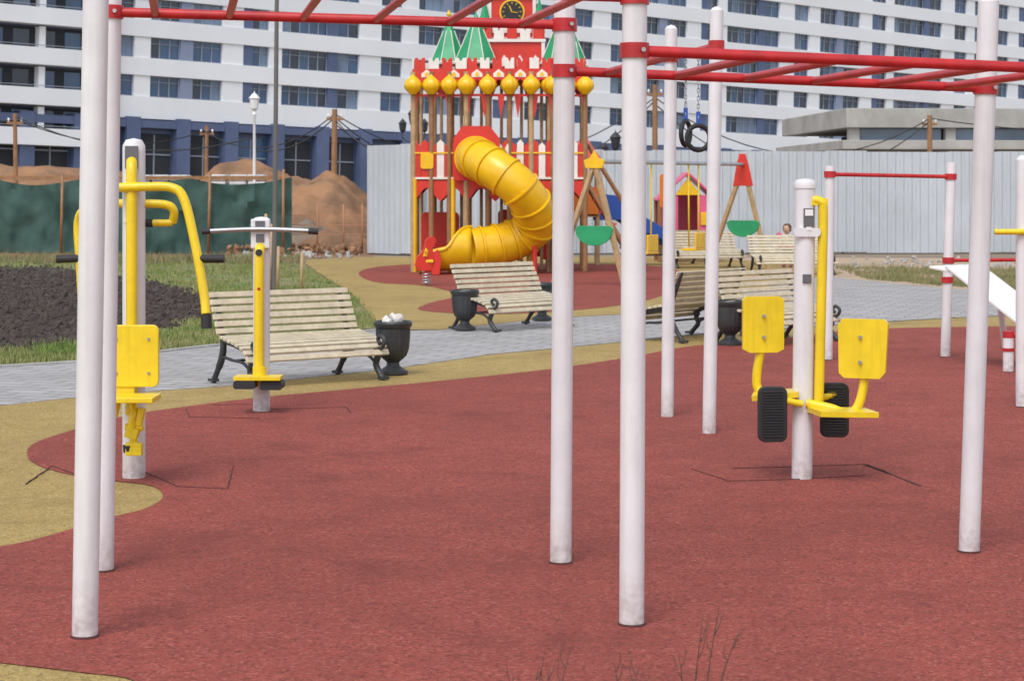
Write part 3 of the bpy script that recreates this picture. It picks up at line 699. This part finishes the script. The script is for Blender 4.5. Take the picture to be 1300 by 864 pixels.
def hand(x,y,z,s):
    skin('hand',[(x,y,z),(x,y-.01,z-.035)],[(0,1)],[.02,.022],MK['s'],0,1)
    for i,l in enumerate((.028,.033,.031,.025)): skin('finger',[(x+(-.018+.012*i),y-.012,z-.05),(x+(-.018+.012*i),y-.02,z-.05-l*.6),(x+(-.018+.012*i),y-.03,z-.05-l)],[(0,1),(1,2)],[.007,.006,.005],MK['s'],0,1)
    skin('thumb',[(x-.02*s,y-.01,z-.03),(x-.034*s,y-.02,z-.05)],[(0,1)],[.007,.006],MK['s'],0,1)
hand(-.13,-.125,.455,-1); hand(.14,-.06,.40,1)
P=Part(kid,'head',MK['s']); P.lathe([(.03,-.13),(.035,-.09),(.06,-.075),(.078,-.03),(.082,.02),(.07,.07),(.04,.098),(0,.105)],(0,-.01,.82),seg=24)
for i in (-1,1): P.rock((i*.082,0,.82),.018,(1,1,1.3),0)
P.rock((0,-.093,.81),.013,(1,1,1),0); P.done()
P=Part(kid,'hair',MK['h']); P.lathe([(.080,-.06),(.094,-.02),(.095,.04),(.08,.085),(.045,.115),(0,.12)],(0,.012,.825),seg=24); P.done()
P=Part(kid,'eyes_and_mouth',MK['h']); P.rock((-.03,-.083,.825),.009,(1,1,1),0); P.rock((.03,-.083,.825),.009,(1,1,1),0); P.box((0,-.078,.78),(.03,.01,.006)); P.done()

# ------------------------------------------------------------------ metal fence
fe=empty('corrugated_metal_fence')
P=Part(fe,'sheets',M['steel'])
def corr(a,b,h0,h1,step=.11):
    a=Vector(a);b=Vector(b);d=b-a;L=d.length;d/=L;n=Vector((-d.y,d.x,0)); x=0;prev=None
    prof=[(0,0),(.35,0),(.5,.03),(.85,.03),(1,0)]
    per=step*2
    while x<L:
        pan=int(x/1.15); off=noise.noise(Vector((pan*3.3,0,0)))*.05
        for (t,o) in prof[:-1]:
            q=a+d*(x+t*per)+n*(o+ off*.4); v0=P.bm.verts.new((q.x,q.y,.02+off)); v1=P.bm.verts.new((q.x,q.y,h0+(h1-h0)*x/L+off))
            if prev: P.bm.faces.new((prev[0],v0,v1,prev[1]))
            prev=(v0,v1)
        x+=per
corr((-3.8,52,0),(-2.4,50.5,0),2.85,2.85); corr((-2.4,50.6,0),(2.4,52,0),2.75,2.75); corr((2.4,52,0),(30,53,0),2.72,2.65); corr((-3.8,52,0),(-4.6,75,0),2.85,2.9)
P.done()
P=Part(fe,'posts_and_rails',M['metal'])
for i in range(14): P.cyl((-3.7+i*2.5,52.25+i*.03,0),(-3.7+i*2.5,52.25+i*.03,2.6),.04,seg=8)
P.done()

nf=empty('green_netting_fence'); P=Part(nf,'netting',M['net'])
cols=[]; n=180
for i in range(n+1):
    t=i/n; x=-22+16.2*t; y=54-2.2*t; top=1.98+.14*noise.noise(Vector((x*.6,0,0)))-.14*abs(math.sin(x*1.1)); col=[]
    for k in range(13):
        z=top*k/12; yy=y+.22*noise.noise(Vector((x*1.3,z*1.1,2)))+.16*noise.noise(Vector((x*3,z*2,5)))+.07*noise.noise(Vector((x*8,z*4,9)))
        col.append(P.bm.verts.new((x,yy,z)))
    cols.append(col)
for a,b in zip(cols,cols[1:]):
    for k in range(12): f=P.bm.faces.new((a[k],b[k],b[k+1],a[k+1])); f.smooth=True
P.done()
P=Part(nf,'posts',M['brown'])
for i in range(9): P.cyl((-22+i*2.0,53.75-i*.27,0),(-22+i*2.0+random.uniform(-.05,.05),53.8-i*.27,2.1+random.uniform(0,.2)),.04,seg=8)
P.box((-14,53.0,2.0),(16,.05,.10),(0,0,R(-7.7)))
P.done()
ol=empty('orange_barrier_fence'); P=Part(ol,'mesh_strips',mat('orange_net',(.42,.20,.11),.8))
for z in (.5,.75,1.0): P.box((-4.9,52.6,z),(2.2,.02,.02))
for x in (-5.9,-5.2,-4.5,-4.0): P.cyl((x,52.6,0),(x,52.6,1.3),.022,seg=8)
P.done()

def mound(name,cx,cy,sx,sy,h,mt,n=60,seed=0):
    bm=bmesh.new(); g=[]
    for i in range(n+1):
        row=[]
        for j in range(n+1):
            u=-1+2*i/n; v=-1+2*j/n; r=math.sqrt(u*u+v*v); e_=max(0,math.cos(min(r,1)*math.pi/2)); z=h*e_**1.1
            z*=1+.25*noise.fractal(Vector((u*2.3+seed,v*2.3,seed)),1,2,3); z+=.06*h*noise.fractal(Vector((u*8+seed,v*8,0)),1,2,4)*min(1,e_*2)
            row.append(bm.verts.new((cx+u*sx,cy+v*sy,z-.06)))
        g.append(row)
    for i in range(n):
        for j in range(n): f=bm.faces.new((g[i][j],g[i+1][j],g[i+1][j+1],g[i][j+1])); f.smooth=True
    me=bpy.data.meshes.new(name); bm.to_mesh(me); bm.free(); me.materials.append(mt); return link(bpy.data.objects.new(name,me))
mound('dirt_mound',-5.9,60,3.2,4,2.1,M['clay'],seed=3); mound('dirt_mound',-8.5,66,5,5,2.5,M['clay'],seed=8); mound('dirt_mound',-4.9,54.5,1.5,1.6,.6,M['clay'],seed=5)
mound('dirt_mound',-16,66,8,5,2.5,M['clay'],seed=11); mound('dirt_mound',-6.0,56,1.6,1.8,.8,M['dirt'],seed=15)
e=empty('rubble'); P=Part(e,'stones',M['concrete'])
for i in range(90): P.rock((random.uniform(-7,-3.9),random.uniform(48,54),.02),random.uniform(.03,.13),(1,.7,.6),.3)
for i in range(60): P.rock(G(random.uniform(1080,1330),random.uniform(327,340)),random.uniform(.03,.10),(1,.8,.6),.3)
P.done()
e=empty('clay_clods'); P=Part(e,'clods',M['clay'])
for i in range(300): P.rock((random.uniform(-7.4,-4.0),random.uniform(51,57),random.uniform(0,.2)),random.uniform(.03,.13),(1,.8,.7),.35)
P.done()
for (x,y) in ((-8.6,62),(-11.2,63)):
    e=empty('bag_pallet',(x,y,0)); P=Part(e,'bags',M['pallet'])
    for k in range(5):
        for i in range(3): P.box((-.6+i*.6+random.uniform(-.04,.04),0,1.2+k*.22),(.55,.9,.2),(0,0,random.uniform(-.08,.08)))
    P.done(.06,3); P=Part(e,'pallet_stack',M['brown'])
    for k in range(6): P.box((0,0,.1+k*.17),(1.9,1.1,.06)); P.box((-.8,0,.02+k*.17),(.1,1.1,.1)); P.box((.8,0,.02+k*.17),(.1,1.1,.1))
    P.done()

def lamp(loc,h,mt,arms=True,name='street_lamp'):
    e=empty(name,loc); P=Part(e,'column',mt)
    P.lathe([(.16,0),(.16,.25),(.12,.4),(.07,.55),(.06,1.2),(.075,1.25),(.05,1.35),(.042,h-.7),(.07,h-.66),(.03,h-.55)],seg=16)
    if arms:
        for s in (-1,1):
            P.tube([(0,0,h-.9),(s*.18,0,h-.98),(s*.32,0,h-.86),(s*.32,0,h-.72)],.018,8,sm=4)
            P.lathe([(.03,0),(.09,.06),(.11,.25),(.13,.27),(.05,.36),(0,.42)],(s*.32,0,h-.72),seg=8,smooth=False)
    P.lathe([(.04,h-.56),(.11,h-.48),(.15,h-.2),(.18,h-.17),(.08,h-.05),(.02,h),(0,h+.08)],seg=8,smooth=False)
    P.done()
M['lampw']=mat('lamp_white',(.78,.78,.78),.4); M['lampb']=mat('lamp_black',(.03,.03,.035),.4)
lamp((-7.85,60,0),4.65,M['lampw'],False); lamp((-2.9,58,0),4.1,M['lampb']); lamp((3.05,58,0),3.4,M['lampb'])
e=empty('metal_mast',G(348,371)); P=Part(e,'mast',mat('mast_grey',(.13,.12,.11),.6)); P.cyl((0,0,0),(.06,0,6.5),.04,.032); P.done()
def upole(loc,h,lean=0,r=.10):
    e=empty('utility_pole',loc); P=Part(e,'pole',M['brown']); P.cyl((0,0,0),(lean,0,h),r,r*.8,seg=12); P.box((lean,0,h-.3),(.5,.07,.08)); P.done()
    P=Part(e,'insulators',M['cwhite'])
    for x in (-.2,.2): P.cyl((lean+x,0,h-.26),(lean+x,0,h-.14),.03,seg=8)
    P.done()
upole((-5.45,60,0),4.15,.05); upole((4.5,62,0),5.0,.0); upole((14,66,0),4.2); upole((-15.6,62,0),4.1,-.05,.08); upole((-10.9,70,0),4.0,.05,.08)
e=empty('overhead_cables'); P=Part(e,'cables',M['blk'])
def wire(a,b,sag,r=.019):
    a=Vector(a);b=Vector(b); P.tube([a.lerp(b,t/16)-Vector((0,0,sag*4*(t/16)*(1-t/16))) for t in range(17)],r,5)
wire((-15.6,62,4.0),(-7.85,60,3.3),.7); wire((-30,64,4.4),(-15.6,62,3.9),.6); wire((-15.6,62,3.9),(-10.9,70,3.8),.6); wire((-10.9,70,3.8),(-5.4,60,4.0),.8)
wire((-7.85,60,2.9),(-5.4,60,3.9),.35); wire((-5.4,60,4.0),(4.5,62,4.6),1.7); wire((-5.4,60,3.9),(4.5,62,4.5),2.3); wire((-5.4,60,3.85),(-2.9,58,2.9),.5); wire((4.5,62,4.6),(14,66,4.1),1.5); wire((4.5,62,4.4),(14,66,4.0),2.0); wire((14,66,4.1),(30,66,4.8),.8); wire((-5.4,60,3.7),(1,60,2.2),.9)
P.done()
for u,v,h in ((382,372,.65),(352,372,.75),(336,366,1.25),(343,371,1.1)):
    e=empty('tree_stake',G(u,v)); P=Part(e,'stake',M['tanpost']); P.cyl((0,0,0),(.02,0,h),.028,.025,seg=8); P.done()

# ------------------------------------------------------------------ unfinished concrete building
cb=empty('concrete_building',(12.9,76,0),R(4))
P=Part(cb,'slabs',M['concrete']); P.box((12,6,4.5),(24,12,.75)); P.box((12,5.6,3.45),(24.6,12.6,.35)); P.box((4.5,7,1.6),(9,9,3.2)); P.done(.02)
P=Part(cb,'columns',M['concrete'])
for i in range(7): P.box((.4+i*3.8,.5,1.8),(.4,.4,3.5)); P.box((.4+i*3.8,.5,3.87),(.4,.4,.5))
P.done()
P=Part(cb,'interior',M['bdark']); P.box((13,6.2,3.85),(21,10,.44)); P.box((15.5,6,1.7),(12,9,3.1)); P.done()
P=Part(cb,'glazing',M['g3'])
for i in range(6): P.box((2.3+i*3.8,.62,3.87),(3.2,.05,.46))
P.done()

# ------------------------------------------------------------------ apartment block
ap=empty('apartment_building',(-28.8,150,0),R(41),0,R(1.25))
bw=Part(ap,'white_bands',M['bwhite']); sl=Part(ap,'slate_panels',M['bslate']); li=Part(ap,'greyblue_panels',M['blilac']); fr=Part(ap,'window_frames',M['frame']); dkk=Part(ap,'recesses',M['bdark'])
gl=[Part(ap,'glass_dark',M['g1']),Part(ap,'glass_blue',M['g2']),Part(ap,'glass_light',M['g3'])]
X0,X1=-22,132; S=2.95; Z0=9.8; N=7
sl.box(((X0+X1)/2,6.4,(Z0+N*S)/2-2),(X1-X0,12,Z0+N*S+8))
segs=[]; x=-2.5; rr=random.Random(3)
while x<X1-4:
    for kind,w in (('w',2.3),('p',rr.choice((1.4,1.7))),('w',2.7),('l',1.1),('w',2.7),('p',1.9),('s',.9),('w',1.6),('p',1.2),('w',rr.choice((4.6,5.2))),('s',1.0),('w',2.2),('p',2.2)):
        segs.append((kind,x,w)); x+=w
end=x
for k in range(N):
    zc=Z0+k*S
    bw.box(((end-2.5)/2,.15,zc+S/2),(end+2.5,.5,S-1.62))
    for kind,xs,w in segs:
        cx=xs+w/2
        if kind=='p': bw.box((cx,.2,zc),(w,.38,1.62))
        elif kind=='s': sl.box((cx,.22,zc),(w,.36,1.62))
        elif kind=='l': li.box((cx,.22,zc),(w,.36,1.62))
        else:
            n=max(2,int(round(w/.95))); pw=w/n
            for i in range(n):
                g=rr.choices((0,1,2),(.45,.40,.15))[0]
                gl[g].box((xs+pw*(i+.5),.32,zc),(pw-.07,.03,1.52))
            for i in range(n+1): fr.box((min(max(xs+pw*i,xs+.04),xs+w-.04),.28,zc),(.08,.09,1.61))
            fr.box((cx,.275,zc+.78),(w-.01,.08,.07)); fr.box((cx,.275,zc-.78),(w-.01,.08,.07)); fr.box((cx,.285,zc+.35),(w-.01,.06,.05))
bw.box(((end-2.5)/2,.15,Z0-.81-.85),(end+2.5,.5,1.68))
for k in range(-1,N):
    zc=Z0+k*S-.3
    bw.box((-12.6,-.6,zc-1.0),(20,.25,1.25)); bw.box((-12.6,.1,zc-1.55),(20,1.1,.2))
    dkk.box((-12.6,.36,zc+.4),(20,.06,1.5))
    for i in range(5): bw.box((-21+i*4.3,.1,zc+.4),(.5,.9,1.6))
    for i in range(9):
        gl[rr.choice((0,1,2))].box((-20+i*2.1,.31,zc+.3),(1.3,.04,1.3)); 
    fr.box((-12.6,-.62,zc-.2),(20,.05,.05))
sl.box((-2.75,-.2,10),(.5,1.3,30)); 
for i in range(30):
    xx=-18+i*4.4
    sl.box((xx,-.1,2.9),(1.2,.7,9.0)); 
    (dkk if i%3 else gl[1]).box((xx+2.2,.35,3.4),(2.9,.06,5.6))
    fr.box((xx+2.2,.28,4.6),(2.9,.06,.1)); fr.box((xx+2.2,.28,3.3),(.1,.06,5.6))
sl.box((50,-.1,6.9),(140,.55,.6))
for p in [bw,sl,li,fr,dkk]+gl: p.done()

# ------------------------------------------------------------------ twigs
tw=empty('bare_twigs'); P=Part(tw,'stems',M['twig'])
def twig(x,y,h,dx,br=2):
    pts=[(x,y,-.02),(x+dx*.3,y+.02,h*.35),(x+dx*.6,y,h*.7),(x+dx,y+.01,h)]
    P.tube(pts,[.003,.0025,.0018,.0008],6,sm=4)
    for i in range(br):
        t=.35+.5*i/br; q=Vector(pts[1]).lerp(Vector(pts[3]),t); s=random.choice((-1,1)); P.tube([q,q+Vector((s*.015,0,.03)),q+Vector((s*.02+dx*.2,0,.06+.04*random.random()))],[.0018,.0013,.0007],5,sm=3)
for u,h,dx in ((655,.20,-.01),(672,.16,.03),(700,.27,.06),(690,.16,.02),(790,.18,-.03),(800,.14,.03),(880,.30,.03),(893,.33,.05),(905,.26,.09),(870,.18,-.02),(915,.14,.0),(812,.12,.05),(560,.10,.01)):
    y=random.uniform(5.7,6.1); twig((u-650)*y/F,y,h*1.05,dx)
P.done()

# ------------------------------------------------------------------ light, world, camera
w=bpy.data.worlds.new('World'); scene.world=w; w.use_nodes=True; nt=w.node_tree; bg=nt.nodes['Background']
sky=nt.nodes.new('ShaderNodeTexSky'); sky.sky_type='NISHITA'; sky.sun_disc=False; sky.sun_elevation=R(55); sky.sun_rotation=R(200); sky.dust_density=2; sky.ozone_density=.8
hs=nt.nodes.new('ShaderNodeHueSaturation'); hs.inputs['Saturation'].default_value=.42; hs.inputs['Value'].default_value=1.45
nt.links.new(sky.outputs[0],hs.inputs['Color']); nt.links.new(hs.outputs[0],bg.inputs[0]); bg.inputs[1].default_value=.15
sd=bpy.data.lights.new('sun','SUN'); sd.energy=1.4; sd.angle=R(25); sd.color=(1,.98,.96); so=link(bpy.data.objects.new('sun',sd))
az=R(200); el=R(55); dirv=Vector((math.sin(az)*math.cos(el),math.cos(az)*math.cos(el),math.sin(el))); so.rotation_euler=dirv.to_track_quat('Z','Y').to_euler()
cd=bpy.data.cameras.new('camera'); cd.sensor_width=36; cd.lens=F/1300*36; cd.shift_y=-187/1300; cd.clip_end=3000; cd.clip_start=.1
cd.dof.use_dof=True; cd.dof.focus_distance=11; cd.dof.aperture_fstop=9
co=link(bpy.data.objects.new('camera',cd)); co.location=(0,0,H); co.rotation_euler=(R(90),0,0); scene.camera=co
scene.view_settings.view_transform='Standard'; scene.view_settings.look='None'; scene.view_settings.exposure=0
